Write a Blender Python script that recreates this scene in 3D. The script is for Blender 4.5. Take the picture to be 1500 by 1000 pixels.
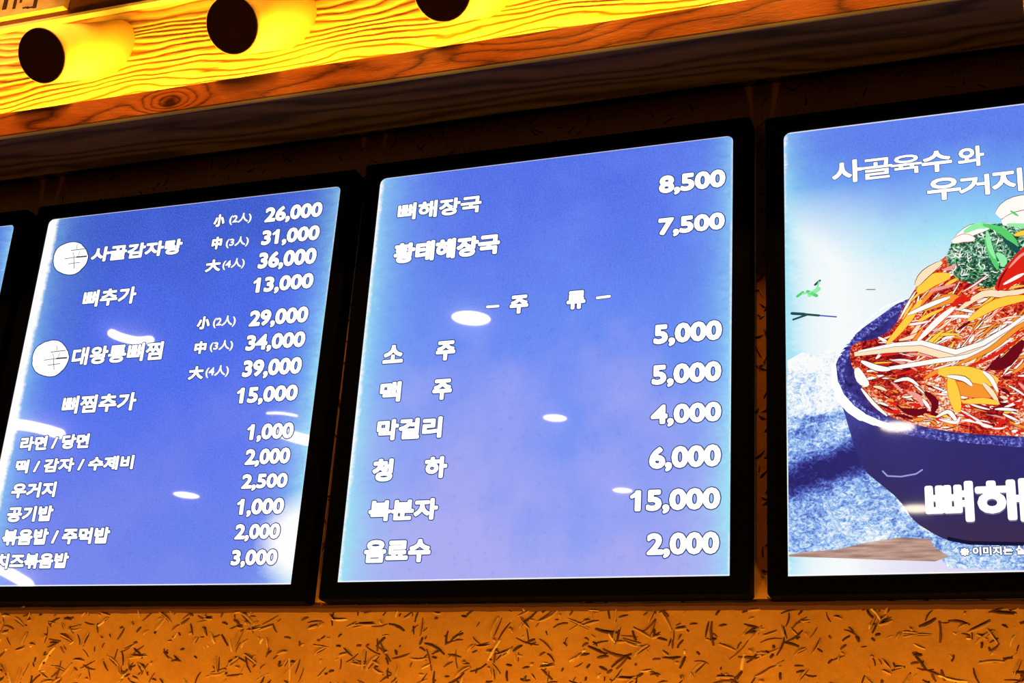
import bpy, bmesh, math, random
from mathutils import Vector, Matrix

for o in list(bpy.data.objects):
    bpy.data.objects.remove(o)
S = bpy.context.scene
COL = S.collection
Z0 = 1.95                       # height of the lower edge of the lit menu panels above the floor
random.seed(7)

# ------------------------------------------------------------------ camera
F_PX = 2116.9                   # focal length in pixels of the 1500 x 1000 frame
RT = Vector((0.93494467, 0.34873848, 0.06526826))
DN = Vector((-0.06951875, 0.36046315, -0.93017926))
FW = Vector((-0.3479161, 0.86512877, 0.36125696))
CAM = Vector((1.20810891, -2.25907828, -0.5078064 + Z0))
cd = bpy.data.cameras.new('camera')
cd.sensor_width = 36.0
cd.lens = F_PX / 1500.0 * 36.0
cd.clip_start = 0.01
cam = bpy.data.objects.new('camera', cd)
COL.objects.link(cam)
m = Matrix.Identity(4)
for i in range(3):
    m[i][0] = RT[i]; m[i][1] = -DN[i]; m[i][2] = -FW[i]; m[i][3] = CAM[i]
cam.matrix_world = m
S.camera = cam

# ------------------------------------------------------------------ world, lights, exposure
S.view_settings.view_transform = 'Standard'
S.view_settings.look = 'None'
S.view_settings.exposure = 0.0
S.view_settings.gamma = 1.0
S.view_settings.use_curve_mapping = False
w = bpy.data.worlds.new('world'); S.world = w; w.use_nodes = True
w.node_tree.nodes['Background'].inputs[0].default_value = (1.0, 0.55, 0.25, 1)
w.node_tree.nodes['Background'].inputs[1].default_value = 0.002


def lamp(name, kind, loc, power, color, aim=None, **kw):
    d = bpy.data.lights.new(name, kind)
    d.energy = power; d.color = color
    for k, v in kw.items():
        setattr(d, k, v)
    o = bpy.data.objects.new(name, d)
    COL.objects.link(o)
    o.location = loc
    if aim is not None:
        o.rotation_euler = (Vector(aim) - Vector(loc)).to_track_quat('-Z', 'Y').to_euler()
    return o


# unseen warm point lights, added below the boards to wash the wall
WARM = (1.0, 0.54, 0.08)
for lx in (-1.375, -1.115, -0.575, -0.315, 0.224, 0.484, 1.02, 1.28):
    lamp('wall_wash_light', 'POINT', (lx, -0.32, -0.56 + Z0), 7.2, WARM, shadow_soft_size=0.03)
lamp('plaque_fill_spot', 'SPOT', (-1.15, -0.95, 1.40 + Z0), 30, (1.0, 0.55, 0.16), (-1.12, 0, 1.43 + Z0),
     spot_size=math.radians(34), spot_blend=0.6, shadow_soft_size=0.02)  # unseen spot added to brighten the plaque
# narrow unseen spots, added to brighten the beam face
for lx in (-1.05, -0.7, -0.35, 0.0, 0.35, 0.7, 1.05, 1.4):
    lamp('beam_fill_spot', 'SPOT', (lx, -0.38, 1.46 + Z0), 26, (1.0, 0.38, 0.04), (lx, -0.14, 0.97 + Z0),
         spot_size=math.radians(52), spot_blend=0.9, shadow_soft_size=0.02)
# LED strip in the trough behind the beam, and a bulb in the trough under each rafter
AMBER = (1.0, 0.50, 0.022)
lamp('cove_led_strip', 'AREA', (0.2, -0.055, 0.968 + Z0), 36, AMBER, (0.2, 0.012, 1.10 + Z0),
     shape='RECTANGLE', size=3.2, size_y=0.012)
RAFTER_X = (-0.747, -0.284, 0.176, 0.640, -1.21)
for rx in RAFTER_X[:4]:
    lamp('cove_bulb', 'POINT', (rx + 0.125, -0.075, 0.985 + Z0), 3.4, AMBER, shadow_soft_size=0.012)


# ------------------------------------------------------------------ picture -> place
EYE = Vector((1.20810891, -2.25907828, -0.5078064 + Z0))    # where the photograph was measured from


def ray(px, py):
    return (RT * ((px - 750) / F_PX) + DN * ((py - 500) / F_PX) + FW).normalized()


def hit_y(px, py, y=0.0):       # where the sight line through a pixel meets the plane y
    r = ray(px, py)
    return EYE + r * ((y - EYE.y) / r.y)


def mirror_ceiling(px, py, z):  # where a sight line reflected in the panels meets the ceiling
    h = hit_y(px, py)
    r = ray(px, py); r.y = -r.y
    return h + r * ((z - h.z) / r.z)


# ------------------------------------------------------------------ node helper
class E:
    def __init__(s, t, k): s.t = t; s.k = k
    def _m(s, op, *a):
        n = s.t.nodes.new('ShaderNodeMath'); n.operation = op
        for i, v in enumerate(a):
            if isinstance(v, E): s.t.links.new(v.k, n.inputs[i])
            else: n.inputs[i].default_value = v
        return E(s.t, n.outputs[0])
    def __add__(s, o): return s._m('ADD', s, o)
    def __radd__(s, o): return s._m('ADD', s, o)
    def __sub__(s, o): return s._m('SUBTRACT', s, o)
    def __rsub__(s, o): return s._m('SUBTRACT', o, s)
    def __mul__(s, o): return s._m('MULTIPLY', s, o)
    def __rmul__(s, o): return s._m('MULTIPLY', s, o)
    def __truediv__(s, o): return s._m('DIVIDE', s, o)
    def exp(s): return s._m('EXPONENT', s)
    def sin(s): return s._m('SINE', s)
    def abs(s): return s._m('ABSOLUTE', s)
    def frac(s): return s._m('FRACT', s)
    def pow(s, p): return s._m('POWER', s, p)
    def clamp(s):
        r = s._m('ADD', s, 0.0); r.k.node.use_clamp = True; return r


class Mat:
    def __init__(s, name):
        s.m = bpy.data.materials.new(name); s.m.use_nodes = True
        s.t = s.m.node_tree
        s.b = s.t.nodes['Principled BSDF']
        tc = s.t.nodes.new('ShaderNodeTexCoord')
        s.co = tc.outputs['Object']
        sx = s.t.nodes.new('ShaderNodeSeparateXYZ')
        s.t.links.new(s.co, sx.inputs[0])
        s.x, s.y, s.z = (E(s.t, sx.outputs[i]) for i in range(3))
    def vec(s, x, y, z):
        n = s.t.nodes.new('ShaderNodeCombineXYZ')
        for i, v in enumerate((x, y, z)):
            if isinstance(v, E): s.t.links.new(v.k, n.inputs[i])
            else: n.inputs[i].default_value = v
        return n.outputs[0]
    def noise(s, x, y, z, scale=1.0, detail=3.0, rough=0.5, dist=0.0):
        n = s.t.nodes.new('ShaderNodeTexNoise')
        s.t.links.new(s.vec(x, y, z), n.inputs['Vector'])
        n.inputs['Scale'].default_value = scale; n.inputs['Detail'].default_value = detail
        n.inputs['Roughness'].default_value = rough; n.inputs['Distortion'].default_value = dist
        return E(s.t, n.outputs[0])
    def ramp(s, v, stops, interp='LINEAR'):
        n = s.t.nodes.new('ShaderNodeValToRGB'); r = n.color_ramp; r.interpolation = interp
        while len(r.elements) < len(stops): r.elements.new(0.5)
        for e, (p, c) in zip(r.elements, stops):
            e.position = p; e.color = (*c, 1)
        s.t.links.new(v.k, n.inputs[0])
        return n.outputs[0]
    def mix(s, f, a, b, mode='MIX'):
        n = s.t.nodes.new('ShaderNodeMix'); n.data_type = 'RGBA'; n.blend_type = mode
        for i, v in ((0, f), (6, a), (7, b)):
            if isinstance(v, E): s.t.links.new(v.k, n.inputs[i])
            elif isinstance(v, bpy.types.NodeSocket): s.t.links.new(v, n.inputs[i])
            elif i == 0: n.inputs[i].default_value = v
            else: n.inputs[i].default_value = (*v, 1)
        return n.outputs[2]
    def set(s, **kw):
        for k, v in kw.items():
            i = s.b.inputs[k.replace('_', ' ')]
            if isinstance(v, E): s.t.links.new(v.k, i)
            elif isinstance(v, bpy.types.NodeSocket): s.t.links.new(v, i)
            else: i.default_value = (*v, 1) if isinstance(v, tuple) else v
        return s
    def bump(s, h, strength=0.5, dist=0.002):
        n = s.t.nodes.new('ShaderNodeBump')
        n.inputs['Strength'].default_value = strength; n.inputs['Distance'].default_value = dist
        s.t.links.new(h.k, n.inputs['Height'])
        s.t.links.new(n.outputs[0], s.b.inputs['Normal'])
        return s


def srgb(r, g, b):
    f = lambda c: c / 12.92 if c <= 0.04045 else ((c + 0.055) / 1.055) ** 2.4
    return (f(r / 255), f(g / 255), f(b / 255))


# ------------------------------------------------------------------ object helpers
def link(name, bm, mats, parent=None, smooth=False, local=True):
    me = bpy.data.meshes.new(name); bm.to_mesh(me); bm.free()
    for x in (mats if isinstance(mats, (list, tuple)) else [mats]):
        me.materials.append(x.m if isinstance(x, Mat) else x)
    if smooth:
        for p in me.polygons: p.use_smooth = True
    o = bpy.data.objects.new(name, me); COL.objects.link(o)
    if parent: o.parent = parent
    return o


def thing(name, label, cat, loc, group=None, rot=(0, 0, 0)):
    o = bpy.data.objects.new(name, None); COL.objects.link(o)
    o.empty_display_size = 0.05
    o.location = loc; o.rotation_euler = rot
    tag(o, label, cat, group)
    return o


def tag(o, label, cat, group=None):
    o['label'] = label; o['category'] = cat
    if group: o['group'] = group
    return o


def box(bm, x0, x1, y0, y1, z0, z1, bevel=0.0):
    r = bmesh.ops.create_cube(bm, size=1.0)
    for v in r['verts']:
        v.co = Vector((x0 + (v.co.x + .5) * (x1 - x0), y0 + (v.co.y + .5) * (y1 - y0), z0 + (v.co.z + .5) * (z1 - z0)))
    if bevel:
        es = list({e for v in r['verts'] for e in v.link_edges})
        bmesh.ops.bevel(bm, geom=es, offset=bevel, segments=2, affect='EDGES', profile=0.6)
    return bm


# ------------------------------------------------------------------ materials
M_black = Mat('black_frame').set(Base_Color=(0.0008, 0.0008, 0.0008), Roughness=0.6, Specular_IOR_Level=0.03)
M_cap = Mat('dark_end_paint').set(Base_Color=(0.045, 0.012, 0.006), Roughness=0.7)
n = M_cap.noise(M_cap.x, M_cap.y, M_cap.z, 60, 4); M_cap.set(Specular_IOR_Level=0.1)
M_cap.set(Base_Color=M_cap.ramp(n, [(0.3, (0.028, 0.006, 0.003)), (0.7, (0.042, 0.009, 0.004))]))

M_plank = Mat('brushed_pine')            # raised grain of the lit plank
q = M_plank
big = q.noise(q.x * 2.4, 0.0, q.z * 9.0, 1.0, 1.5)
fine = q.noise(q.x * 9.0, 3.0, q.z * 40.0, 1.0, 2)
g = q.z * 58.0 + big * 7.0 + fine * 1.0
line = ((g * 3.14159).sin().abs())
dark = q.noise(q.x * 5, 7.0, q.z * 24, 1.0, 2)
lv = (line * 1.0 + (dark - 0.5) * 0.9)
q.set(Base_Color=q.ramp(lv, [(0.02, (0.34, 0.09, 0.012)), (0.26, (0.58, 0.22, 0.04)), (0.48, (0.80, 0.42, 0.12)), (0.85, (0.92, 0.66, 0.28))]), Roughness=0.6)
q.bump(lv, 0.7, 0.003)

M_rafter = Mat('peeled_log')
q = M_rafter
n = q.noise(q.x * 14, q.y * 14, q.z * 5, 1.0, 4)
q.set(Base_Color=q.ramp(n, [(0.3, (0.78, 0.56, 0.25)), (0.7, (0.90, 0.68, 0.34))]), Roughness=0.5)

M_beam = Mat('stained_beam')
q = M_beam
kx, kz = -0.425, 0.955
knot = (((q.x - kx) / 0.065).pow(2.0) * -1.0 + ((q.z - kz) / 0.028).pow(2.0) * -1.0).exp()
kx2 = 0.40
knot2 = (((q.x - kx2) / 0.16).pow(2.0) * -1.0 + ((q.z - 1.0) / 0.06).pow(2.0) * -1.0).exp()
big = q.noise(q.x * 2.1, q.y * 9.0, q.z * 11.0, 1.0, 2.0)
g = q.z * 22.0 + q.y * 26.0 + q.x * -2.6 + big * 7.0 + knot * 4.5 + knot2 * 2.6
line = (g * 3.14159).sin().abs()
grit = q.noise(q.x * 60, q.y * 300, q.z * 300, 1.0, 3)
blotch = q.noise(q.x * 6, q.y * 20, q.z * 22, 1.0, 3)
lv = line.pow(0.7) * 0.55 + grit * 0.5 + blotch * 0.45 - 0.28
knotc = (((q.x - kx) / 0.017).pow(2.0) * -1.0 + ((q.z - kz) / 0.012).pow(2.0) * -1.0).exp()
lv = lv - knotc * 0.9
q.set(Base_Color=q.ramp(lv, [(0.10, (0.05, 0.008, 0.002)), (0.30, (0.19, 0.042, 0.006)), (0.50, (0.40, 0.105, 0.014)), (0.9, (0.60, 0.18, 0.028))]), Roughness=0.55, Specular_IOR_Level=0.35)
q.bump(lv, 0.5, 0.002)

M_soffit = Mat('shaded_soffit')  # beam underside, its shade put into a darker wood colour
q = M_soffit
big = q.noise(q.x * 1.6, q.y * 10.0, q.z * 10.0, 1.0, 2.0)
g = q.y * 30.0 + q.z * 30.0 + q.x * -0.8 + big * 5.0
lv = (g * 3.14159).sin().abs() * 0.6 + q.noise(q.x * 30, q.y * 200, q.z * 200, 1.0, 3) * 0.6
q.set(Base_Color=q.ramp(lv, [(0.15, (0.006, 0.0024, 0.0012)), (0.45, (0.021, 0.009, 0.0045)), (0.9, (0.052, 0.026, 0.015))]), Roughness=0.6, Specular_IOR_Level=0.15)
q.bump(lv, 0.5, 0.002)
M_highlight = Mat('edge_highlight').set(Base_Color=(0.16, 0.14, 0.13), Roughness=0.6)  # paler grey, the edge highlight put into the colour
M_header = Mat('dark_header_wood')
q = M_header
n = q.noise(q.x * 30, q.y * 60, q.z * 60, 1.0, 5)
q.set(Base_Color=q.ramp(n, [(0.3, (0.12, 0.026, 0.007)), (0.7, (0.22, 0.055, 0.016))]), Roughness=0.6)
M_headedge = Mat('header_lit_edge').set(Base_Color=(0.9, 0.72, 0.5), Roughness=0.7)  # pale colour carries the light along the header's lower edge
M_plaque = Mat('pale_plaque_wood')
q = M_plaque
n = q.noise(q.x * 30, q.y * 20, q.z * 60, 1.0, 4)
q.set(Base_Color=q.ramp(n, [(0.3, (0.75, 0.42, 0.16)), (0.7, (0.92, 0.66, 0.36))]), Roughness=0.6)
M_stroke = Mat('dark_red_stroke').set(Base_Color=(0.05, 0.008, 0.003), Roughness=0.6)

M_wall = Mat('clay_plaster')
q = M_wall
n1 = q.noise(q.x, q.y, q.z, 9, 4)
n2 = q.noise(q.x, q.y, q.z, 320, 4, 0.6)
n3 = q.noise(q.x, q.y, q.z, 60, 5, 0.6)
q.set(Base_Color=q.ramp(n1 * 0.5 + n3 * 0.3 + n2 * 0.2, [(0.3, (0.48, 0.19, 0.032)), (0.5, (0.62, 0.26, 0.045)), (0.7, (0.72, 0.32, 0.06))]), Roughness=0.9, Specular_IOR_Level=0.1)
q.bump(n3 * 0.7 + n2 * 0.3, 0.55, 0.0025)
M_straw = [Mat('straw_dark_and_shade').set(Base_Color=(0.07, 0.016, 0.003), Roughness=0.8),  # dark straw, also used for the painted shadow slivers
           Mat('straw_brown').set(Base_Color=(0.15, 0.04, 0.006), Roughness=0.8),
           Mat('straw_clay').set(Base_Color=(0.56, 0.27, 0.06), Roughness=0.8),
           Mat('straw_pale').set(Base_Color=(0.85, 0.52, 0.18), Roughness=0.7)]
M_ceil = Mat('dark_ceiling_paint').set(Base_Color=(0.03, 0.026, 0.024), Roughness=0.9)
M_floor = Mat('brown_floor_tile')
n = M_floor.noise(M_floor.x, M_floor.y, M_floor.z, 6, 4)
M_floor.set(Base_Color=M_floor.ramp(n, [(0.3, (0.04, 0.022, 0.012)), (0.7, (0.06, 0.034, 0.02))]), Roughness=0.5)
M_lampmetal = Mat('white_lamp_trim').set(Base_Color=(0.7, 0.7, 0.68), Roughness=0.4)


def glow_mat(name, color, strength):
    a = Mat(name)
    a.set(Base_Color=(0.0, 0.0, 0.0), Emission_Color=color, Emission_Strength=strength, Roughness=0.6, Specular_IOR_Level=0.0)
    return a


M_lampglow = glow_mat('lamp_diffuser', (1.0, 0.84, 0.62), 15.0)
M_tubeglow = glow_mat('tube_lamp', (1.0, 0.84, 0.62), 13.0)
M_white = glow_mat('lit_white_lettering', (1.0, 1.0, 1.0), 1.25)
M_edge = glow_mat('lettering_edge', srgb(42, 60, 120), 1.0)
M_ink = glow_mat('emblem_ink', srgb(80, 60, 66), 1.0)


def panel_mat(name, W, H, top, mid, low, gl, gr, white_l, white_r, seed, corner=0.0, poster=False):
    """Backlit print: an edge-lit light guide, brighter along its LED rails at the sides."""
    a = Mat(name)
    x, z = a.x, a.z
    v = (z / H).clamp()
    cloud = a.noise(x + seed, seed * 0.7, z, 4.5, 4, 0.6)
    speck = a.noise(x + seed, 2.0, z, 300, 2, 0.6)
    spot = a.noise(x, seed, z, 70, 3, 0.6)
    vv = (v + (cloud - 0.5) * (0.22 if poster else 0.9)).clamp()
    if poster:
        base = a.ramp(vv, poster)
    else:
        base = a.ramp(vv, [(0.02, low), (0.30, tuple((p + q2) / 2 for p, q2 in zip(low, mid))), (0.55, mid), (0.95, top)])
    base = a.mix(((spot - 0.42) * -6.0).clamp() * 0.16, base, (0.01, 0.03, 0.25))
    base = a.mix(((speck - 0.5) * 3.0 + 0.35).clamp() * 0.20, base, srgb(165, 190, 255))
    base = a.mix(((cloud - 0.52) * 3.0).clamp() * 0.25, base, srgb(120, 170, 255))
    jag = (a.noise(x * 0.5, 5.0, z, 70, 4, 0.75) - 0.5) * 0.045 + (a.noise(x, 5.5 + seed, z, 5, 2) - 0.5) * 0.04
    dl = (x + jag); dr = (W - x + jag)
    el = (dl * (-1.0 / gl)).exp() * (1.0 - v * 0.25)
    er = (dr * (-1.0 / gr)).exp() * (1.15 - v * 0.45)
    cy = (el * 1.15 + er * 1.05).clamp()
    if poster:      # white glow put into the panel colour, fading from the left
        left_glow = (x * (-1.0 / 0.11)).exp() * ((0.86 - v) * 5.0).clamp()
        base = a.mix((left_glow * 2.3).clamp(), base, (1.05, 1.06, 1.06))
    col = a.mix(cy * 0.92, base, srgb(165, 235, 255))
    wl = ((white_l - x + jag * 0.5) * 110.0).clamp()
    wr = ((white_r - (W - x) + jag * 0.3) * 130.0).clamp()
    tb = (((z * -1.0 + 0.0035) * 600.0).clamp()) + (((H - z) * -1.0 + 0.0028) * 700.0).clamp() * 0.7
    hot = (wl + wr + tb).clamp()
    if corner:      # the lower right corner where the LED rails meet
        cc = (((W - x) / 0.075).pow(2.0) * -1.0 + ((z - 0.10 * H) / (corner * H)).pow(2.0) * -1.0).exp()
        hot = (hot + (cc * 2.2 - 0.5 + jag * 14).clamp()).clamp()
    col = a.mix(hot, col, (1.08, 1.08, 1.08))
    a.set(Base_Color=(0.0, 0.0, 0.0), Emission_Color=col, Emission_Strength=1.0, Roughness=0.11, Specular_IOR_Level=0.32, Coat_Weight=1.0, Coat_IOR=1.8, Coat_Roughness=0.02)
    return a


# ------------------------------------------------------------------ room shell
bm = bmesh.new(); box(bm, -7.5, 3.9, 0.035, 0.16, 0.0, 3.45)
wall = link('wall_back', bm, M_wall); wall['kind'] = 'structure'
bm = bmesh.new(); box(bm, -7.5, 3.9, -8.0, 0.16, -0.1, 0.0)
o = link('floor', bm, M_floor); o['kind'] = 'structure'
bm = bmesh.new(); box(bm, -7.5, 3.9, -8.0, 0.16, 3.45, 3.55)
o = link('ceiling', bm, M_ceil); o['kind'] = 'structure'

# straw chopped into the clay plaster, in one uncountable layer on the wall
bm = bmesh.new()


def straw(cx, cz, L, W, a, bend, mat, hgt):
    n = 4
    pts = []
    p = Vector((cx, 0, cz)); ang = a - bend * 0.5
    p -= Vector((math.cos(a), 0, math.sin(a))) * L * 0.5
    for i in range(n):
        pts.append((p.copy(), ang))
        p += Vector((math.cos(ang), 0, math.sin(ang))) * (L / (n - 1))
        ang += bend / (n - 1)
    rows = []
    for i, (p, an) in enumerate(pts):
        t = Vector((-math.sin(an), 0, math.cos(an)))
        ww = W * (0.85 if i in (0, n - 1) else 1.0) * random.uniform(0.8, 1.15)
        h = hgt * (0.35 if i in (0, n - 1) else 1.0)
        rows.append([bm.verts.new((p.x - t.x * ww, 0.0352, p.z - t.z * ww)),
                     bm.verts.new((p.x - t.x * ww * .4, 0.035 - h, p.z - t.z * ww * .4)),
                     bm.verts.new((p.x + t.x * ww * .4, 0.035 - h * 0.9, p.z + t.z * ww * .4)),
                     bm.verts.new((p.x + t.x * ww, 0.0352, p.z + t.z * ww))])
    for r0, r1 in zip(rows, rows[1:]):
        for k in range(3):
            f = bm.faces.new((r0[k], r0[k + 1], r1[k + 1], r1[k])); f.material_index = mat
    for r in (rows[0], rows[-1]):
        f = bm.faces.new(r if r is rows[0] else r[::-1]); f.material_index = mat


for i in range(3000):
    cx = random.uniform(-1.3, 1.7); cz = Z0 + random.uniform(-0.42, -0.025)
    if random.random() < 0.28:
        cz = Z0 + random.uniform(-0.33, -0.05)
    L = random.choice((0.006, 0.009, 0.012, 0.016, 0.021, 0.028, 0.036)) * random.uniform(0.8, 1.25)
    a = random.gauss(0.35, 0.75) if random.random() < 0.7 else random.uniform(0, 3.14)
    r = random.random()
    mat = 0 if r < 0.36 else 1 if r < 0.60 else 2 if r < 0.93 else 3
    W = random.uniform(0.0010, 0.0027)
    straw(cx, cz, L, W, a, random.uniform(-0.8, 0.8), mat, random.uniform(0.0008, 0.0042) if mat > 1 else random.uniform(0.0006, 0.0025))
    if mat == 2 and L > 0.011:      # dark sliver standing in for the shadow beside a lifted straw
        straw(cx + math.sin(a) * W * 1.5, cz + math.cos(a) * W * 1.5, L * 0.9, W * 0.6, a, 0.1, 0, 0.0006)
for cx, cz0, cz1, num in ((-0.046, 0, .86, 50), (0.75, 0, .86, 60), (-0.845, 0, .86, 40), (0.3, .835, .92, 150)):
    for i in range(num):
        wd = 1.1 if num == 150 else 0.012
        straw(cx + random.uniform(-wd, wd), Z0 + random.uniform(cz0, cz1), random.uniform(0.008, 0.025), random.uniform(0.001, 0.002),
              random.uniform(0.2, 2.9), random.uniform(-.5, .5), random.choice((0, 1, 1, 2)), 0.0015)
st = link('straw', bm, M_straw, wall)
st['kind'] = 'stuff'

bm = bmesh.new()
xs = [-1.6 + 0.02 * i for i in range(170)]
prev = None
for x in xs:                    # thin uneven strip, darkened to stand in for shade under the boards
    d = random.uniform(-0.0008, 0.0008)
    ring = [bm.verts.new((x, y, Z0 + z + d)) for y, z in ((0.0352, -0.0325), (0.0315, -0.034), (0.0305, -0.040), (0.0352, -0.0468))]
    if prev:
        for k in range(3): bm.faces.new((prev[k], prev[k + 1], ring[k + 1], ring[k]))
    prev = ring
o = link('board_shade_strip', bm, Mat('board_shade_clay').set(Base_Color=(0.10, 0.025, 0.004), Roughness=0.9), None); o['kind'] = 'structure'

# ------------------------------------------------------------------ eave over the menu boards
# beam: an upright front board on a wide soffit board, leaving a trough for the LED strip
YB, ZB, ZT = -0.1416, 0.9245 + Z0, 0.9905 + Z0
for nm, xa, xb, lab in (('wooden_beam', -2.6, 1.2065, 'long reddish brown wooden beam with knots running above the lit menu boards'),
                        ('wooden_beam', 1.2066, 2.6, 'short dark brown beam end beyond the joint at the upper right corner')):
    t = thing(nm, lab, 'beam', (0, 0, Z0))
    bm = bmesh.new(); box(bm, xa, xb, YB, YB + 0.022, ZB + 0.010 - Z0, ZT - Z0, 0.0015)
    # worn, slightly wavy upper edge
    link('front_board', bm, M_beam, t)
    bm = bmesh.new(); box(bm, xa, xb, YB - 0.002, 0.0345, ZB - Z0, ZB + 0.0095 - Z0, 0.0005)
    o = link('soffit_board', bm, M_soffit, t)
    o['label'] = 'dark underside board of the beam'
    bm = bmesh.new(); box(bm, xa + .0005, xb - .0005, YB - 0.0045, YB - 0.0021, ZB - Z0 - 0.0012, ZB + 0.0055 - Z0, 0.0009)
    link('front_edge', bm, M_highlight, t)['label'] = 'greyish front edge with its highlight put in the colour'

bm = bmesh.new(); box(bm, -2.6, 2.6, 0.020, 0.0348, ZB + 0.0098 - Z0, 1.3285)
o = link('backing_plank', bm, M_plank); o.location.z = Z0
tag(o, 'wide pine plank with raised grain glowing yellow behind the round rafters', 'plank')

t = thing('header_board', 'dark brown board with a bright lower edge above the yellow plank', 'board', (0, 0, Z0))
bm = bmesh.new(); box(bm, -2.6, 2.6, 0.005, 0.034, 1.3365, 1.498)
link('board', bm, M_header, t)
bm = bmesh.new(); box(bm, -2.6, 2.6, 0.002, 0.034, 1.3290, 1.3364)
link('lower_edge', bm, M_headedge, t)['label'] = 'pale lower edge, the light on it put into its colour'

t = thing('wooden_plaque', 'pale lit wooden plaque with dark strokes at the upper left corner', 'plaque', (0, 0, Z0))
pz = hit_y(93, 9, -0.012)
bm = bmesh.new(); box(bm, pz.x - 0.62, pz.x, -0.012, 0.0045, pz.z - Z0, 1.492, 0.0015)
link('plaque_board', bm, M_plaque, t)
bm = bmesh.new()
for (a, b, wdt) in (((6, 14), (4, -40), 0.006), ((20, 13), (16, -40), 0.004), ((30, 4), (29, -40), 0.003), ((50, 12), (44, -40), 0.005)):
    p0, p1 = hit_y(*a, -0.0128), hit_y(*b, -0.0128)
    zt = min(p1.z, 1.486 + Z0)
    box(bm, p0.x - wdt, p0.x + wdt, -0.0135, -0.0118, p0.z - Z0, zt - Z0)
for px in (38, 44):
    p0 = hit_y(px, 12, -0.0128)
    box(bm, p0.x - .010, p0.x + .006, -0.0133, -0.0118, p0.z - Z0, p0.z - Z0 + 0.004)
link('dark_strokes', bm, M_stroke, t)

# round rafters, sloping up into the plank, their ends painted dark
TH = math.radians(35.5); RR = 0.060
AX = Vector((0, math.cos(TH), math.sin(TH))); U = Vector((1, 0, 0)); V = AX.cross(U)
RAFTER_LABELS = {-0.747: 'round log rafter with a dark end disc beside the pale corner plaque, leftmost of three',
                 -0.284: 'round log rafter with a dark end disc, middle one of three lit rafters',
                 0.176: 'round log rafter whose dark end is cut off by the top of the photo'}
for rx, lab in RAFTER_LABELS.items():
    cy = -0.188
    cp = hit_y({-0.747: 61, -0.284: 340, 0.176: 648}[rx], {-0.747: 81.5, -0.284: 36.5, 0.176: -14}[rx], cy)
    t = thing('round_rafter', lab, 'rafter', cp, 'round rafter ends over the menu')
    N = 56
    bm = bmesh.new()
    Lr = (0.0195 - cy) / math.cos(TH)
    prof = [(0.0, 0.0565), (0.0022, RR), (0.02, RR + .0002)]
    rings = []
    for (d, r) in prof:
        rings.append([bm.verts.new(AX * d + (U * math.cos(2 * math.pi * k / N) + V * math.sin(2 * math.pi * k / N)) * r) for k in range(N)])
    last = []
    for k in range(N):
        rim = (U * math.cos(2 * math.pi * k / N) + V * math.sin(2 * math.pi * k / N)) * (RR + 0.001)
        last.append(bm.verts.new(rim + AX * ((0.0205 - cy - rim.y) / AX.y)))
    rings.append(last)
    for a, b in zip(rings, rings[1:]):
        for k in range(N):
            bm.faces.new((a[k], a[(k + 1) % N], b[(k + 1) % N], b[k]))
    bm.faces.new(rings[0]); bm.faces.new(rings[-1][::-1])
    bmesh.ops.recalc_face_normals(bm, faces=bm.faces[:])
    link('log', bm, M_rafter, t, smooth=False)
    lo = t.children[0] if t.children else None
    bm = bmesh.new()
    r0 = [bm.verts.new(AX * 0.0 + (U * math.cos(2 * math.pi * k / N) + V * math.sin(2 * math.pi * k / N)) * 0.0575) for k in range(N)]
    r1 = [bm.verts.new(AX * -0.002 + (U * math.cos(2 * math.pi * k / N) + V * math.sin(2 * math.pi * k / N)) * 0.0570) for k in range(N)]
    r2 = [bm.verts.new(AX * -0.0026 + (U * math.cos(2 * math.pi * k / N) + V * math.sin(2 * math.pi * k / N)) * 0.054) for k in range(N)]
    for a, b in ((r0, r1), (r1, r2)):
        for k in range(N):
            bm.faces.new((a[k], a[(k + 1) % N], b[(k + 1) % N], b[k]))
    bm.faces.new(r2); bm.faces.new(r0[::-1])
    bmesh.ops.recalc_face_normals(bm, faces=bm.faces[:])
    link('end_disc', bm, M_cap, t)['label'] = 'dark brown painted end disc'
for o in bpy.data.objects:
    if o.type == 'MESH' and o.name.startswith('log'):
        for p in o.data.polygons:
            p.use_smooth = len(p.vertices) == 4

# ------------------------------------------------------------------ menu light boxes
FWID = 0.0322


def loop_pts(x0, x1, z0, z1, rt, rb, n=5):
    pts = []
    for (cx, cz, r, a0) in ((x1 - rb, z0 + rb, rb, -90), (x1 - rt, z1 - rt, rt, 0), (x0 + rt, z1 - rt, rt, 90), (x0 + rb, z0 + rb, rb, 180)):
        for k in range(n):
            a = math.radians(a0 + 90 * k / (n - 1))
            pts.append((cx + r * math.cos(a), cz + r * math.sin(a)))
    return pts


def menu_board(label, x0, z0, W, H, roll, mat, group='backlit menu boards in a row'):
    t = thing('menu_board', label, 'menu board', (x0, 0, Z0 + z0), group, (0, -roll, 0))
    bm = bmesh.new()
    spec = [(-FWID, 0.0344, 0.004), (-FWID, -0.0040, 0.004), (-FWID + .002, -0.006, 0.004), (-0.0022, -0.0060, 0.011), (0.0, -0.0035, 0.012), (0.0, 0.004, 0.012)]
    loops = []
    for (ins, y, r) in spec:
        ro = 0.006 if ins < -0.01 else 0.0125
        rb = 0.006 if ins < -0.01 else 0.0008
        loops.append([bm.verts.new((x, y, z)) for x, z in loop_pts(ins, W - ins, ins, H - ins, ro, rb)])
    for a, b in zip(loops, loops[1:] + loops[:1]):
        for k in range(len(a)):
            bm.faces.new((a[k], a[(k + 1) % len(a)], b[(k + 1) % len(a)], b[k]))
    bmesh.ops.recalc_face_normals(bm, faces=bm.faces[:])
    link('frame', bm, M_black, t)
    bm = bmesh.new()
    box(bm, -0.001, W + 0.001, 0.0, 0.003, -0.001, H + 0.001)
    p = link('lit_panel', bm, mat, t)
    return t, p


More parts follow.
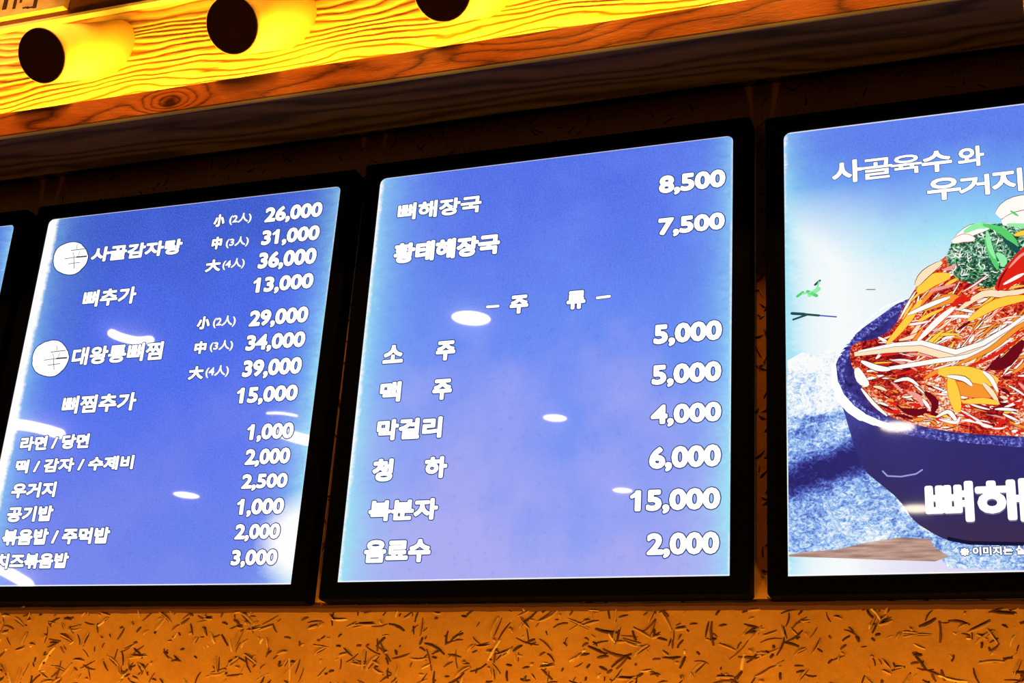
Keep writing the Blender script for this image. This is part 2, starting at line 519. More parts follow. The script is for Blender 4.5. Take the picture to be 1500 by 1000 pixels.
def to_local(board, v):
    M = Matrix.Translation(board.location) @ board.rotation_euler.to_matrix().to_4x4()
    return M.inverted() @ v


_cache = {}


def glyphs(text):
    """Filled outline of a string of type as (verts, faces, boundary edges), in em units."""
    if text in _cache: return _cache[text]
    c = bpy.data.curves.new('type', 'FONT'); c.body = text; c.resolution_u = 3
    o = bpy.data.objects.new('type', c); COL.objects.link(o)
    dg = bpy.context.evaluated_depsgraph_get()
    me = bpy.data.meshes.new_from_object(o.evaluated_get(dg))
    vs = [(v.co.x, v.co.y) for v in me.vertices]
    fs = [tuple(p.vertices) for p in me.polygons]
    cnt = {}
    key = lambda i: (round(vs[i][0], 5), round(vs[i][1], 5))
    for f in fs:
        for a, b in zip(f, f[1:] + f[:1]):
            k = tuple(sorted((key(a), key(b))))
            cnt[k] = cnt.get(k, 0) + 1
    ed = [k for k, n in cnt.items() if n == 1]
    bpy.data.objects.remove(o); bpy.data.curves.remove(c); bpy.data.meshes.remove(me)
    _cache[text] = (vs, fs, ed)
    return _cache[text]


def disc(bm, cx, cz, r, y, n=8):
    bm.faces.new([bm.verts.new((cx + r * math.cos(2 * math.pi * k / n), y, cz - r * math.sin(2 * math.pi * k / n))) for k in range(n)])


def stroke(bm, a, b, r, y, n=8):
    d = Vector((b[0] - a[0], b[1] - a[1]))
    if d.length > 1e-9:
        d.normalize(); nx, nz = -d.y * r, d.x * r
        bm.faces.new([bm.verts.new((p, y, q)) for p, q in ((a[0] + nx, a[1] + nz), (b[0] + nx, b[1] + nz), (b[0] - nx, b[1] - nz), (a[0] - nx, a[1] - nz))])
    disc(bm, *a, r, y, n); disc(bm, *b, r, y, n)


def write(board, bmw, bme, text, bl, tr, bold, base=None, edge=0.0018):
    """Set text so that its ink fills the box between two points seen on the panel."""
    vs, fs, ed = glyphs(text)
    p0, p1 = to_local(board, hit_y(*bl)), to_local(board, hit_y(*tr))
    h = p1.z - p0.z
    d = bold * h
    xs = [v[0] for v in vs]
    if base: ya, yb = base
    else: ya, yb = min(v[1] for v in vs), max(v[1] for v in vs)
    xa, xb = min(xs), max(xs)
    sx = (p1.x - p0.x - 2 * d) / (xb - xa); sz = (h - 2 * d) / (yb - ya)
    T = lambda q: (p0.x + d + (q[0] - xa) * sx, p0.z + d + (q[1] - ya) * sz)
    P = [T(v) for v in vs]
    if base:                    # the type in use has a longer flag on its 1
        for i, ch in enumerate(text):
            if ch == '1':
                xr = max(v[0] for v in glyphs(text[:i + 1])[0])
                fa, fb = T((xr - 0.05, 0.645)), T((xr - 0.235, 0.50))
                stroke(bmw, fa, fb, d * 1.35, -0.0006)
                if bme is not None: stroke(bme, fa, fb, d * 1.35 + edge, -0.0003)
    for f in fs:
        bmw.faces.new([bmw.verts.new((P[i][0], -0.0006, P[i][1])) for i in f])
    for a, b in ed:
        stroke(bmw, T(a), T(b), d, -0.0006)
        if bme is not None: stroke(bme, T(a), T(b), d + edge, -0.0003)


NUM = (0.0, 0.69)
LB, LM, LR, LS = None, None, None, None
L_mat = panel_mat('backlit_print_dishes', 0.707, 0.801, srgb(52, 88, 212), srgb(74, 108, 246), srgb(120, 136, 246), 0.034, 0.030, 0.028, 0.004, 1.3, corner=0.10)
M_mat = panel_mat('backlit_print_drinks', 0.7033, 0.804, srgb(80, 112, 240), srgb(106, 142, 254), srgb(178, 178, 252), 0.042, 0.026, 0.009, 0.004, 4.1)
S_mat = panel_mat('backlit_print_plain', 0.70, 0.80, srgb(70, 105, 232), srgb(84, 116, 242), srgb(124, 140, 242), 0.022, 0.022, 0.02, 0.003, 8.2)
LB, LBp = menu_board('backlit blue menu board with two white emblems and a long list of dishes', -0.7990, 0.000, 0.707, 0.800, -0.0048, L_mat)
LM, LMp = menu_board('backlit blue menu board listing two soups and drinks, in the middle', 0.0, -0.0007, 0.7033, 0.803, 0.0032, M_mat)
LS, LSp = menu_board('sliver of a backlit blue board cut by the left photo edge', -1.5845, -0.001, 0.70, 0.799, 0.0, S_mat)


def finish(panel, bw, be, name):
    if be is not None:
        link(name + '_edge', be, M_edge, panel)
    return link(name, bw, M_white, panel)


# --- left board
bw, be = bmesh.new(), bmesh.new()
for tx, bl, tr in (('사골감자탕', (132, 385), (269, 349)), ('뼈추가', (119.5, 451), (202, 419)), ('대왕통뼈찜', (103.5, 536), (241, 499.5)),
                   ('뼈찜추가', (89, 607), (202, 574)), ('라면 / 당면', (28, 661), (133, 634.5)), ('떡 / 감자 / 수제비', (21, 694), (198, 666)),
                   ('우거지', (15, 730), (84.3, 705)), ('공기밥', (8.5, 765), (80, 740)), ('볶음밥 / 주먹밥', (1.5, 799), (163, 771.5)),
                   ('치즈볶음밥', (-8, 833.5), (102.6, 809))):
    write(LB, bw, be, tx, bl, tr, 0.044 if '뼈' in tx else 0.056)
finish(LBp, bw, be, 'dish_lettering')
bw, be = bmesh.new(), bmesh.new()
for tx, bl, tr in (('26,000', (387, 326), (474, 295)), ('31,000', (382, 359.5), (470, 329)), ('36,000', (377, 394), (465.5, 362)), ('13,000', (374, 429), (461, 399)),
                   ('29,000', (364, 478.5), (453.5, 448)), ('34,000', (359, 514), (449, 484.5)), ('39,000', (354, 552.5), (444, 522)), ('15,000', (350, 591), (438, 562.5)),
                   ('1,000', (365, 644.5), (432, 618)), ('2,000', (358, 681), (427, 655)), ('2,500', (353, 716), (423, 692)), ('1,000', (350, 754), (418, 728.5)),
                   ('2,000', (343, 790), (412, 766)), ('3,000', (337.5, 828), (408, 804))):
    write(LB, bw, be, tx, bl, tr, 0.066, NUM)
for tx, bl, tr in (('小', (312, 333), (331, 313)), ('中', (309, 366), (327, 346)), ('大', (300, 399), (325, 379)),
                   ('小', (287.5, 483), (309.5, 462.5)), ('中', (283.5, 519), (304, 499)), ('大', (275, 556.5), (300, 535.5))):
    write(LB, bw, be, tx, bl, tr, 0.06)
for tx, bl, tr in (('(2人)', (335, 330), (370, 310.5)), ('(3人)', (330, 364), (366, 345)), ('(4人)', (325, 396), (360, 377)),
                   ('(2人)', (311, 481), (347, 461)), ('(3人)', (306.5, 516), (343, 497)), ('(4人)', (300, 554), (337, 534))):
    write(LB, bw, be, tx, bl, tr, 0.030, edge=0.0008)
finish(LBp, bw, be, 'price_lettering')


def emblem(cx, cy, rx, ry, sx0, sy0, sx1, sy1):
    bw = bmesh.new()
    pts, pts2 = [], []
    random.seed(cx)
    for k in range(48):
        a = 2 * math.pi * k / 48
        wob = 1 + 0.02 * math.sin(a * 5 + 1) + random.uniform(-.012, .012)
        # brushed disc, leaning with the slant of the lettering
        for lst, e in ((pts, 0.0), (pts2, 1.4)):
            q = to_local(LB, hit_y(cx + (rx * wob + e) * math.cos(a), cy + (ry * wob + e) * math.sin(a) - 0.12 * rx * math.cos(a)))
            lst.append((q.x, q.z))
    bw.faces.new([bw.verts.new((x, -0.0006, z)) for x, z in pts])
    be = bmesh.new()
    be.faces.new([be.verts.new((x, -0.0003, z)) for x, z in pts2])
    e = link('emblem_disc', bw, M_white, LBp)
    link('emblem_edge', be, M_edge, LBp)
    bi = bmesh.new()
    fx = lambda u, v: (lambda q: (q.x, q.z))(to_local(LB, hit_y(sx0 + (sx1 - sx0) * u, sy0 + (sy1 - sy0) * v)))
    for (a, b, r0) in (((.58, .02), (.56, .20), .0007), ((.30, .27), (.95, .20), .0009), ((.38, .34), (.44, .52), .0006), ((.70, .30), (.62, .48), .0006),
                       ((0, .60), (.55, .53), .0008), ((.55, .53), (1.0, .50), .0017), ((.18, .80), (.70, .74), .0008), ((.42, .55), (.44, .98), .0008)):
        stroke(bi, fx(*a), fx(*b), r0, -0.0009, 6)
    link('emblem_character', bi, M_ink, e)


emblem(103.5, 378.5, 25, 23.5, 95, 357, 127, 394)
emblem(74, 525, 26.5, 26, 65, 506, 98, 542)

# --- middle board
bw, be = bmesh.new(), bmesh.new()
for tx, bl, tr, *bo in (('뼈해장국', (581.5, 324), (706.5, 285), .048), ('황태해장국', (575.5, 387), (733.5, 341)), ('주', (746, 460.5), (775, 431)), ('류', (829.5, 454), (858.5, 424.5)),
                   ('소', (560, 533), (592.5, 504)), ('주', (637.5, 529), (668.5, 498)), ('맥', (555, 590), (589, 558)), ('주', (632.5, 586.5), (663.5, 554)),
                   ('막걸리', (550.5, 646), (649, 609.5)), ('청', (544, 706), (577.5, 671)), ('하', (620.5, 701), (656.5, 667.5)),
                   ('복분자', (538.5, 764), (643, 729)), ('음료수', (532, 825), (632.5, 788.5))):
    write(LM, bw, be, tx, bl, tr, *(bo or (0.060,)))
for a, b in (((714, 449.5), (730, 448.3)), ((875, 436.3), (893, 434))):
    pa, pb = (to_local(LM, hit_y(*q)) for q in (a, b))
    stroke(bw, (pa.x, pa.z), (pb.x, pb.z), 0.0026, -0.0006); stroke(be, (pa.x, pa.z), (pb.x, pb.z), 0.0038, -0.0003)
finish(LMp, bw, be, 'dish_lettering')
bw, be = bmesh.new(), bmesh.new()
for tx, bl, tr in (('8,500', (965, 284), (1063, 247)), ('7,500', (964, 345), (1062, 310)), ('5,000', (957, 504.5), (1058, 468)), ('5,000', (954.5, 564), (1057, 528)),
                   ('4,000', (953, 622), (1057, 587.5)), ('6,000', (950.5, 687), (1056.5, 650)), ('15,000', (929.5, 749), (1055.5, 713)), ('2,000', (947, 813), (1054, 778))):
    write(LM, bw, be, tx, bl, tr, 0.070, NUM)
finish(LMp, bw, be, 'price_lettering')

# --- right board: poster of a spicy soup in a black bowl
RW, RH = 0.7045, 0.797
W_ = srgb(250, 253, 255)
R_mat = panel_mat('backlit_print_poster', RW, RH, (0, 0, 0), (0, 0, 0), (0, 0, 0), 0.030, 0.03, 0.004, 0.004, 2.2,
                  poster=[(0.05, srgb(225, 215, 250)), (0.16, srgb(215, 225, 255)), (0.36, (1.05, 1.05, 1.05)), (0.58, srgb(232, 252, 255)), (0.69, srgb(150, 236, 255)), (0.79, srgb(126, 190, 254)), (0.93, srgb(92, 128, 245))])
LR, LRp = menu_board('backlit poster board showing a heaped spicy soup in a black bowl', 0.7962, -0.0006, RW, RH, 0.006, R_mat)


def emis(name, fn, strength=1.0):
    a = Mat(name)
    a.set(Base_Color=(0.0, 0.0, 0.0), Emission_Color=fn(a), Emission_Strength=strength, Roughness=0.2, Specular_IOR_Level=0.4, Coat_Weight=1.0, Coat_IOR=1.8, Coat_Roughness=0.03)
    return a


def loc(px, py):
    q = to_local(LR, hit_y(px, py)); return (q.x, q.z)


def smooth(P, n=4):
    Q = []
    for i in range(len(P) - 1):
        p0, p1, p2, p3 = P[max(i - 1, 0)], P[i], P[i + 1], P[min(i + 2, len(P) - 1)]
        for k in range(n):
            u = k / n
            Q.append(tuple(0.5 * (2 * b + (c - a) * u + (2 * a - 5 * b + 4 * c - d) * u * u + (3 * b - a - 3 * c + d) * u ** 3) for a, b, c, d in zip(p0, p1, p2, p3)))
    return Q + [tuple(P[-1])]


CX = loc(1512, 600)[0]          # the bowl is centred on the poster


def mirrored(pts):              # an outline given from the left side down, closed by its other half
    L = smooth([loc(*p) for p in pts])
    return L + [(2 * CX - x, z) for x, z in reversed(L)]


def flat(bm, pts, y, mat=0):
    f = bm.faces.new([bm.verts.new((x, y, z)) for x, z in pts]); f.material_index = mat
    bmesh.ops.triangulate(bm, faces=[f])


def crumple(a, s=60, d=0.6):
    n1 = a.noise(a.x, 1.0, a.z * 1.5, s, 5, 0.65, 1.2)
    n2 = a.noise(a.x + 5, 2.0, a.z, s * 2.6, 3, 0.6, 1.0)
    n3 = a.noise(a.x + 9, 2.0, a.z, 9, 2, 0.5)
    return n1 * 0.55 + n2 * 0.35 + (n3 - 0.5) * d + 0.05


def cloth_col(a):
    f1, f2 = loc(1155, 706), loc(1256, 668)
    zl = (a.x - f1[0]) * ((f2[1] - f1[1]) / (f2[0] - f1[0])) + f1[1]
    wob = (a.noise(a.x, 1.0, a.z, 25, 3) - 0.5) * 0.02
    dk = (((a.z - zl + wob) / 0.027).pow(2.0) * -1.0).exp() * ((loc(1285, 690)[0] - a.x) * 40.0).clamp()
    for (px, py, sx, sz, k) in ((1184, 560, .022, .022, .35), (1200, 612, .05, .008, .45), (1175, 633, .03, .010, .5)):
        c = loc(px, py)
        dk = dk + (((a.x - c[0]) / sx).pow(2.0) * -1.0 - ((a.z - c[1] + wob) / sz).pow(2.0)).exp() * k
    top = ((a.z - loc(1200, 650)[1]) * 9.0 + (loc(1185, 600)[0] - a.x) * 2.0).clamp() * 0.12
    v = crumple(a, 80, 0.30) - dk * 0.32 + top - 0.005
    return a.ramp(v, [(0.22, srgb(44, 38, 112)), (0.34, srgb(70, 78, 170)), (0.43, srgb(112, 148, 230)), (0.50, srgb(164, 204, 252)), (0.56, srgb(224, 242, 255)), (0.62, (1.05, 1.05, 1.05))])


cloth_m = emis('printed_cloth', cloth_col)
board_m = emis('printed_table', lambda a: a.ramp(a.noise(a.x * 6, 1, a.z * 60, 3, 4), [(0.3, srgb(150, 112, 108)), (0.6, srgb(205, 168, 150)), (0.75, srgb(235, 215, 210))]))
bowl_m = emis('printed_bowl_glaze', lambda a: a.ramp((a.z / 0.34 + (a.noise(a.x, 1, a.z, 12, 4, 0.6) - 0.5) * 0.5 + (a.noise(a.x, 3, a.z, 260, 3, 0.7) - 0.5) * 0.35).clamp(),
                                                     [(0.1, srgb(62, 46, 84)), (0.4, srgb(52, 44, 104)), (0.65, srgb(50, 46, 122)), (0.9, srgb(78, 78, 165))]))
inner_m = emis('printed_bowl_inside', lambda a: a.ramp(a.noise(a.x, 1, a.z, 90, 4, 0.6), [(0.3, srgb(34, 26, 82)), (0.6, srgb(66, 58, 150)), (0.75, srgb(140, 150, 230))]))
rim_m = emis('printed_rim', lambda a: a.ramp(a.noise(a.x, 1, a.z, 160, 4, 0.7), [(0.36, srgb(40, 38, 110)), (0.5, srgb(66, 62, 160)), (0.62, srgb(150, 160, 240)), (0.7, srgb(240, 244, 255))]))
stew_m = emis('printed_stew', lambda a: a.ramp(crumple(a, 110, 0.45), [(0.34, srgb(70, 6, 24)), (0.43, srgb(140, 14, 24)), (0.49, srgb(222, 44, 28)), (0.54, srgb(240, 110, 50)), (0.58, srgb(250, 205, 150)), (0.62, (1.05, 1.02, 1.0))]))
herb_m = emis('printed_herbs', lambda a: a.ramp(crumple(a, 110, 0.15), [(0.36, srgb(8, 18, 24)), (0.44, srgb(22, 60, 44)), (0.50, srgb(60, 130, 80)), (0.56, srgb(190, 235, 215)), (0.62, (1.05, 1.05, 1.05))]))
STR = [glow_mat('strand_%s' % n, srgb(*c), 1.0) for n, c in (('white', (255, 252, 246)), ('cream', (255, 228, 190)), ('orange', (248, 150, 50)), ('yellow', (255, 208, 70)),
                                                           ('red', (226, 36, 24)), ('maroon', (112, 12, 26)), ('pink', (240, 160, 150)), ('green', (90, 210, 110)), ('leaf', (150, 240, 170)), ('teal', (30, 80, 80)), ('blue', (70, 90, 190)), ('navy', (26, 20, 54)))]

# tabletop things in the far background of the print: sprig and twig
def ink_strokes(name, items, y):
    bm = bmesh.new()
    for (a, b, r, mi) in items:
        n0 = len(bm.faces)
        stroke(bm, loc(*a), loc(*b), r, y)
        bm.faces.ensure_lookup_table()
        for f in bm.faces[n0:]: f.material_index = mi
    return link(name, bm, STR, LRp)


ink_strokes('printed_twig', (((1162, 468), (1182, 461), .0018, 9), ((1160, 459), (1178, 460), .0026, 9), ((1176, 460), (1200, 462), .0020, 9), ((1200, 462), (1225, 464), .0012, 10)), -0.0003)
ink_strokes('printed_sprig', (((1168, 434), (1176, 428), .0024, 7), ((1186, 432), (1199, 423), .0040, 8), ((1194, 417), (1201, 411), .0020, 9), ((1183, 427), (1196, 433), .0030, 7), ((1196, 424), (1200, 412), .0016, 8), ((1176, 430), (1187, 428), .0018, 8)), -0.0003)
ink_strokes('printed_stick', (((1269, 424), (1282, 424), .0007, 9),), -0.0003)

# cloth
bm = bmesh.new()
flat(bm, [loc(*p) for p in ((1153.5, 528), (1175, 516), (1196, 521), (1222, 508), (1240, 560), (1262, 640), (1300, 700), (1350, 735), (1400, 780), (1560, 800), (1700, 760), (1790, 830), (1790, 842), (1390, 832), (1355, 793), (1290, 800), (1240, 815), (1200, 812), (1155.5, 808))], -0.0002)
link('printed_cloth', bm, cloth_m, LRp)
bm = bmesh.new()
flat(bm, [loc(*p) for p in ((1155.5, 812), (1180, 808), (1225, 805), (1270, 794), (1320, 787), (1362, 789), (1368, 800), (1390, 815), (1370, 822), (1300, 820), (1220, 817), (1155.5, 815))], -0.0003)
link('printed_table_edge', bm, board_m, LRp)

# bowl
rim_out = [(1325, 440), (1290, 462), (1255, 488), (1232, 517), (1221, 548), (1225, 572), (1238, 596), (1262, 613), (1300, 629), (1350, 641), (1410, 648), (1512, 656)]
body = [(1228, 575), (1238, 598), (1250, 650), (1267, 688), (1285, 705), (1317, 732), (1338, 761), (1362, 778), (1390, 791), (1440, 797), (1512, 800)]
back = [(1512, 395), (1420, 405), (1325, 440)]
bm = bmesh.new()
flat(bm, mirrored([p for p in body]), -0.0004)
bowl = link('printed_bowl', bm, bowl_m, LRp)
bm = bmesh.new(); flat(bm, mirrored([(1512, 420), (1400, 420)] + rim_out), -0.0005)
link('printed_rim', bm, rim_m, LRp)
inner = [(1512, 430), (1400, 428), (1332, 450), (1296, 472), (1262, 498), (1242, 524), (1236, 550), (1241, 568), (1253, 586), (1274, 602), (1308, 617), (1355, 630), (1412, 637), (1512, 644)]
bm = bmesh.new(); flat(bm, mirrored(inner), -0.0006)
link('printed_bowl_inside', bm, inner_m, LRp)
# bright lip on the near left edge, the embossed ring on the side
bm = bmesh.new()
lip = [(1221, 536), (1224, 564), (1233, 584), (1246, 599), (1262, 610), (1281, 618), (1306, 626)]
for (a, b), r in zip(zip(lip, lip[1:]), (.0042, .0062, .0075, .0075, .006, .005)):
    stroke(bm, loc(*a), loc(*b), r, -0.0008, 12)
for k in range(40):
    a = random.uniform(0, 1)
    px, py = 1330 - 100 * a, 437 + 80 * a * a + 4
    stroke(bm, loc(px, py), loc(px + 3, py - 2), 0.0007, -0.0008, 6)
link('printed_lip', bm, M_white, LRp)
line_m = glow_mat('printed_ring_line', srgb(160, 160, 220), 1.0)
bm = bmesh.new()
ring = [(1293, 690), (1300, 697), (1320, 698), (1342, 694), (1351, 688)]
for a, b in zip(ring, ring[1:]):
    stroke(bm, loc(*a), loc(*b), 0.0012, -0.0006)
link('printed_ring', bm, line_m, LRp)
ink_strokes('printed_foot_shadow', [((1390, 789), (1420, 795), .003, 11), ((1420, 795), (1512, 797), .003, 11)], -0.0006)

# heap of cabbage and meat
mound = [(1512, 330), (1470, 335), (1440, 348), (1400, 362), (1382, 378), (1352, 400), (1340, 425), (1322, 452), (1310, 478), (1285, 495), (1250, 505), (1246, 528), (1256, 552), (1266, 574), (1288, 599), (1320, 616), (1400, 633), (1512, 640)]
bm = bmesh.new(); flat(bm, mirrored(mound), -0.0007)
link('printed_stew', bm, stew_m, LRp)
MP = [Vector(p) for p in mound[:-1]] + [Vector((1700, 640)), Vector((1700, 330))]


def inside(x, y, poly):
    c = False
    for i in range(len(poly)):
        a, b = poly[i], poly[i - 1]
        if (a.y > y) != (b.y > y) and x < (b.x - a.x) * (y - a.y) / (b.y - a.y) + a.x:
            c = not c
    return c


random.seed(21)
bm = bmesh.new()
ny = 0


def strand(pts, w0, mi, outline=True):
    """A tapering flat strand through picture points."""
    global ny
    ny += 1
    y = -0.0009 - ny * 2.0e-6
    if mi in (0, 1, 2, 3) and outline: strand(pts, w0 + random.uniform(.0006, .0014), random.choice((4, 5, 5)), False); ny += 1; y -= 4.0e-6
    P = [Vector(q) for q in (smooth([loc(*p) for p in pts], 3) if len(pts) < 7 else [loc(*p) for p in pts])]
    L, R = [], []
    for i, p in enumerate(P):
        d = (P[min(i + 1, len(P) - 1)] - P[max(i - 1, 0)])
        d = d.normalized() if d.length > 0 else Vector((1, 0))
        nrm = Vector((-d.y, d.x))
        ww = w0 * math.sin(math.pi * (0.12 + 0.76 * i / (len(P) - 1)))
        L.append(bm.verts.new((p.x + nrm.x * ww, y, p.y + nrm.y * ww))); R.append(bm.verts.new((p.x - nrm.x * ww, y, p.y - nrm.y * ww)))
    for i in range(len(P) - 1):
        f = bm.faces.new((L[i], L[i + 1], R[i + 1], R[i])); f.material_index = mi


def flow(x, y):                 # direction the cabbage lies in (picture angle, up is positive)
    if y < 470: a = 50 - (x - 1350) * 0.25
    elif y < 560: a = 22 + (x - 1350) * 0.06
    else: a = -25 + (x - 1300) * 0.10
    return math.radians(a)


for k in range(1000):
    x = random.uniform(1248, 1640); y = random.uniform(345, 640)
    if not inside(x, y, MP): continue
    if x > 1385 and y < 425: continue
    L = random.uniform(10, 55) * (0.6 if y > 560 else 1)
    a = flow(x, y) + random.gauss(0, 0.30)
    pts = []
    bend = random.uniform(-0.7, 0.7)
    for i in range(7):
        pts.append((x, y)); x += math.cos(a) * L / 6; y -= math.sin(a) * L / 6; a += bend / 6
    if not all(inside(px, py, MP) for px, py in pts): continue
    if y > 580: wts = (30, 4, 6, 4, 22, 30, 8)
    elif y > 500: wts = (46, 14, 8, 4, 14, 12, 8)
    else: wts = (46, 16, 16, 12, 8, 4, 3)
    mi = random.choices(range(7), wts)[0]
    strand(pts, random.uniform(0.0008, 0.0036) * (0.8 if mi in (0, 5) else 1), mi)
# the broad cabbage ribs that cross the heap
for pts, w0, mi in (([(1252, 520), (1300, 512), (1345, 508), (1395, 522), (1430, 512), (1470, 490), (1520, 455)], .010, 1),
                    ([(1258, 516), (1310, 506), (1350, 503), (1400, 517), (1440, 504), (1480, 480), (1520, 450)], .0045, 0),
                    ([(1270, 545), (1320, 538), (1370, 530), (1420, 522), (1460, 500)], .004, 0),
                    ([(1400, 535), (1450, 513), (1490, 482), (1525, 462)], .004, 2), ([(1410, 542), (1460, 520), (1500, 492)], .003, 4),
                    ([(1300, 505), (1330, 470), (1350, 440)], .006, 3), ([(1345, 500), (1375, 470), (1400, 450)], .005, 0),
                    ([(1345, 430), (1365, 412), (1392, 405)], .011, 3), ([(1350, 455), (1385, 440), (1405, 438)], .009, 2), ([(1342, 420), (1356, 402), (1380, 385)], .007, 1),
                    ([(1330, 462), (1362, 448), (1392, 436)], .004, 0), ([(1405, 455), (1440, 432), (1475, 432), (1510, 425)], .006, 1), ([(1420, 470), (1460, 446), (1510, 436)], .008, 3),
                    ([(1395, 450), (1408, 440), (1422, 440)], .006, 4),
                    ([(1375, 545), (1410, 548), (1440, 556), (1462, 560)], .014, 3), ([(1385, 565), (1420, 572), (1462, 578)], .012, 2), ([(1392, 552), (1398, 580), (1404, 605)], .009, 3),
                    ([(1388, 552), (1412, 556), (1424, 566)], .004, 0), ([(1440, 562), (1452, 575), (1462, 590)], .004, 1), ([(1410, 590), (1440, 588), (1464, 592)], .005, 3),
                    ([(1440, 545), (1452, 556), (1462, 575)], .0035, 0), ([(1372, 612), (1388, 604), (1396, 610), (1404, 622)], .0035, 0), ([(1376, 615), (1400, 620), (1406, 612)], .0025, 0),
                    ([(1255, 540), (1262, 556), (1272, 566)], .008, 0), ([(1262, 530), (1285, 540), (1305, 542)], .005, 0), ([(1262, 570), (1280, 592), (1300, 610)], .003, 0),
                    ([(1330, 575), (1345, 582), (1352, 596)], .004, 6), ([(1310, 560), (1330, 556), (1346, 566)], .003, 0), ([(1355, 575), (1370, 590), (1366, 606)], .006, 5),
                    ([(1450, 540), (1475, 530), (1500, 500)], .010, 5), ([(1320, 600), (1342, 606), (1358, 600)], .006, 5)):
    strand(pts, w0, mi)
link('printed_strands', bm, STR, LRp)

# herbs, radish sprouts and red chilli on top of the heap
bm = bmesh.new()
flat(bm, [loc(*p) for p in ((1386, 378), (1396, 352), (1420, 335), (1450, 330), (1500, 325), (1560, 335), (1575, 380), (1510, 392), (1470, 412), (1450, 424), (1425, 418), (1405, 410), (1392, 396))], -0.0038)
link('printed_herbs', bm, herb_m, LRp)
bm = bmesh.new(); ny = 1500
for k in range(90):
    x, y = random.uniform(1392, 1465), random.uniform(345, 412); a = random.uniform(0, 6.28)
    pts = []
    for i in range(5):
        pts.append((x, y)); x += math.cos(a) * 3; y += math.sin(a) * 3; a += random.uniform(-.6, .9)
    if any(py > 416 or px < 1390 or px + py < 1748 for px, py in pts): continue
    strand(pts, random.uniform(.0005, .0011), random.choice((0, 0, 9, 9, 7)), False)
for pts, w0, mi in (([(1400, 352), (1425, 338), (1452, 332)], .010, 0), ([(1395, 356), (1412, 350), (1428, 352)], .007, 0), ([(1412, 342), (1432, 332), (1446, 334)], .006, 8),
                    ([(1440, 330), (1465, 338), (1482, 352), (1490, 366)], .006, 7), ([(1444, 352), (1452, 372), (1462, 396)], .005, 7), ([(1446, 340), (1450, 362), (1458, 380)], .004, 8),
                    ([(1460, 372), (1470, 382), (1468, 392)], .006, 8), ([(1470, 352), (1488, 366), (1500, 380)], .005, 9),
                    ([(1462, 318), (1480, 306), (1510, 300), (1560, 306)], .017, 0), ([(1468, 328), (1500, 320), (1540, 322)], .013, 0), ([(1475, 330), (1500, 332), (1520, 330)], .004, 8), ([(1480, 310), (1492, 318)], .002, 7),
                    ([(1486, 346), (1505, 342), (1530, 346)], .005, 3)):
    strand(pts, w0, mi)
link('printed_sprouts', bm, STR, LRp)
bm = bmesh.new(); ny = 1650
flat(bm, [loc(*p) for p in ((1457, 424), (1463, 408), (1478, 386), (1500, 362), (1530, 352), (1535, 392), (1505, 410), (1478, 422), (1462, 428))], -0.0042, 4)
for pts, w0, mi in (([(1470, 418), (1488, 408), (1500, 402)], .003, 0), ([(1478, 394), (1495, 376), (1510, 368)], .0022, 6), ([(1462, 424), (1466, 410), (1476, 394)], .0014, 5)):
    strand(pts, w0, mi)
link('printed_chilli', bm, STR, LRp)

# poster lettering
bw, be = bmesh.new(), bmesh.new()


def write_r(tx, bl, tr, bold, edge=0.0010):
    write(LR, bw, be, tx, bl, tr, bold, edge=edge)


for tx, bl, tr in (('사', (1219.5, 272), (1263, 234)), ('골', (1263, 266), (1307, 231)), ('육', (1306, 259), (1350, 226)), ('수', (1351, 256), (1394, 220)),
                   ('와', (1404, 248), (1441, 214)), ('우', (1359, 297), (1407, 259)), ('거', (1406, 291), (1449, 256)), ('지', (1454, 286), (1497, 247))):
    write_r(tx, bl, tr, 0.026 if tx in '골육' else 0.038)
for v in list(bw.verts) + list(be.verts): v.co.y -= 0.0040
title = link('printed_slogan', bw, M_white, LRp); link('printed_slogan_edge', be, M_edge, LRp)
bw, be = bmesh.new(), None
for tx, bl, tr in (('뼈', (1357, 767), (1425, 705)), ('해', (1431, 767), (1505, 701))):
    write(LR, bw, None, tx, bl, tr, 0.048)
for v in bw.verts: v.co.y -= 0.0040
link('printed_dish_name', bw, M_white, LRp)
bw, be = bmesh.new(), bmesh.new()
for tx, bl, tr in (('※', (1407, 815), (1420, 803)), ('이미지는', (1425.5, 814.5), (1483.5, 800.5)), ('실', (1488, 813), (1503, 799.5))):
    write_r(tx, bl, tr, 0.045, edge=0.0012)
for v in list(bw.verts) + list(be.verts): v.co.y -= 0.0040
link('printed_caption', bw, M_white, LRp); link('printed_caption_edge', be, M_edge, LRp)

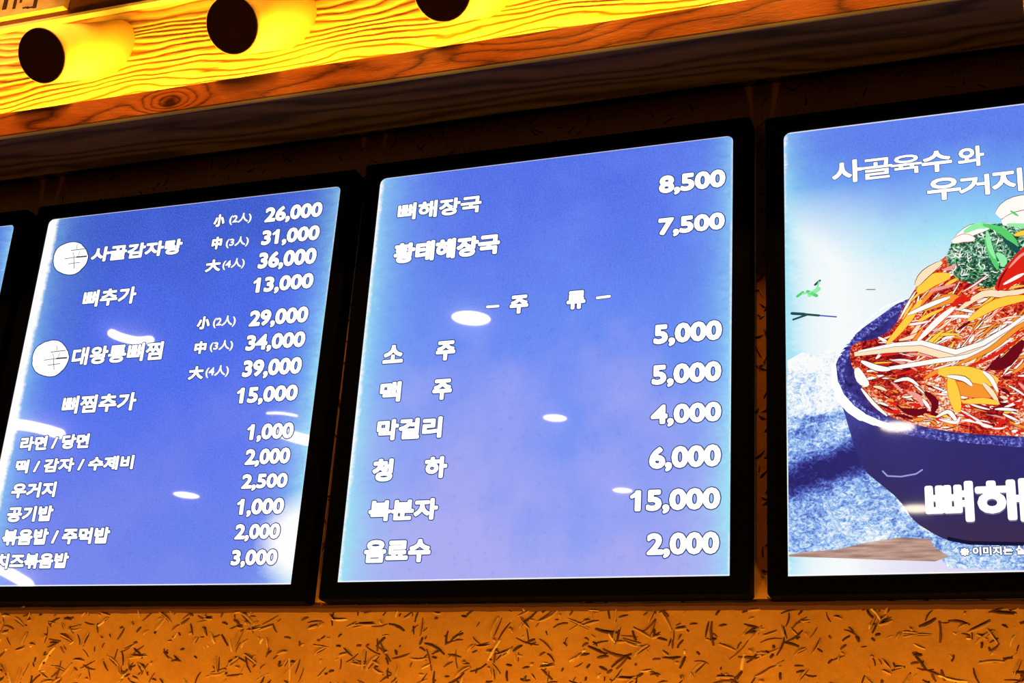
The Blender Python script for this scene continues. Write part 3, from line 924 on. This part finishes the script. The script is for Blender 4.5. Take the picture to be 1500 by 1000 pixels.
# ------------------------------------------------------------------ lamps of the dining room, seen mirrored in the panels
ZC = 3.45
for (px, py, r, lab) in ((690, 466, 0.072, 'round ceiling downlight nearest the counter, mirrored big on the drinks board'),
                         (813, 612, 0.052, 'round ceiling downlight mirrored in the centre of the drinks board'),
                         (912, 718, 0.050, 'round ceiling downlight mirrored beside the 15,000 price'),
                         (273, 725, 0.072, 'round ceiling downlight mirrored low on the dishes board'),
                         (1315, 625, 0.072, 'round ceiling downlight mirrored on the rim of the poster bowl'),
                         (1343, 745, 0.080, 'round ceiling downlight mirrored beside the poster dish name')):
    p = mirror_ceiling(px, py, ZC - 0.006)
    t = thing('ceiling_downlight', lab, 'downlight', (p.x, p.y, ZC), 'ceiling downlights')
    bm = bmesh.new()
    N = 32
    pr = [(r * 1.35, 0.0), (r * 1.35, -0.004), (r * 1.05, -0.008), (r, -0.004)]
    rings = [[bm.verts.new((a * math.cos(2 * math.pi * k / N), a * math.sin(2 * math.pi * k / N), z)) for k in range(N)] for a, z in pr]
    for a, b in zip(rings, rings[1:]):
        for k in range(N): bm.faces.new((a[k], b[k], b[(k + 1) % N], a[(k + 1) % N]))
    link('trim_ring', bm, M_lampmetal, t)
    bm = bmesh.new(); bmesh.ops.create_circle(bm, cap_ends=True, segments=N, radius=r)
    for f in bm.faces: f.normal_update()
    if bm.faces[:][0].normal.z > 0: bmesh.ops.reverse_faces(bm, faces=bm.faces[:])
    o = link('diffuser', bm, M_lampglow, t); o.location.z = -0.005
for pts, r, lab in (([(160, 486), (178, 494), (202, 499), (224, 497)], 0.017, 'curved glowing tube lamp mirrored between the two emblems'),
                    ([(-4, 622), (30, 622), (62, 628), (94, 637)], 0.026, 'curved glowing tube lamp mirrored at the left edge of the dishes board'),
                    ([(408, 632), (432, 640), (456, 646)], 0.026, 'curved glowing tube lamp mirrored over the first 1,000 price'),
                    ([(390, 605), (412, 605), (436, 609)], 0.006, 'thin curved tube lamp mirrored under the 15,000 price'),
                    ([(-10, 826), (15, 840), (46, 858)], 0.04, 'long glowing tube lamp mirrored at the lower left corner')):
    P = [mirror_ceiling(px, py, ZC - r - 0.002) for px, py in pts]
    Q = []
    for i in range(len(P) - 1):             # smooth centre line
        p0, p1, p2, p3 = P[max(i - 1, 0)], P[i], P[i + 1], P[min(i + 2, len(P) - 1)]
        for k in range(6):
            u = k / 6
            Q.append(0.5 * (2 * p1 + (p2 - p0) * u + (2 * p0 - 5 * p1 + 4 * p2 - p3) * u * u + (3 * p1 - p0 - 3 * p2 + p3) * u ** 3))
    Q.append(P[-1])
    mid = sum(P, Vector()) / len(P)
    bm = bmesh.new(); rings = []
    nq = len(Q)
    for i, v in enumerate(Q):
        d = (Q[min(i + 1, nq - 1)] - Q[max(i - 1, 0)]).normalized()
        sd = Vector((-d.y, d.x, 0))
        e = min(i, nq - 1 - i)
        rr = r * (0.55 if e == 0 else 0.9 if e == 1 else 1.0)
        rings.append([bm.verts.new(v - mid + sd * rr * math.cos(2 * math.pi * k / 12) + Vector((0, 0, rr * math.sin(2 * math.pi * k / 12)))) for k in range(12)])
    for ra, rb in zip(rings, rings[1:]):
        for k in range(12): bm.faces.new((ra[k], ra[(k + 1) % 12], rb[(k + 1) % 12], rb[k]))
    bm.faces.new(rings[0][::-1]); bm.faces.new(rings[-1])
    bmesh.ops.recalc_face_normals(bm, faces=bm.faces[:])
    o = link('tube_lamp', bm, M_tubeglow, None, True); o.location = mid
    tag(o, lab, 'lamp', 'glowing tube lamps on the ceiling')
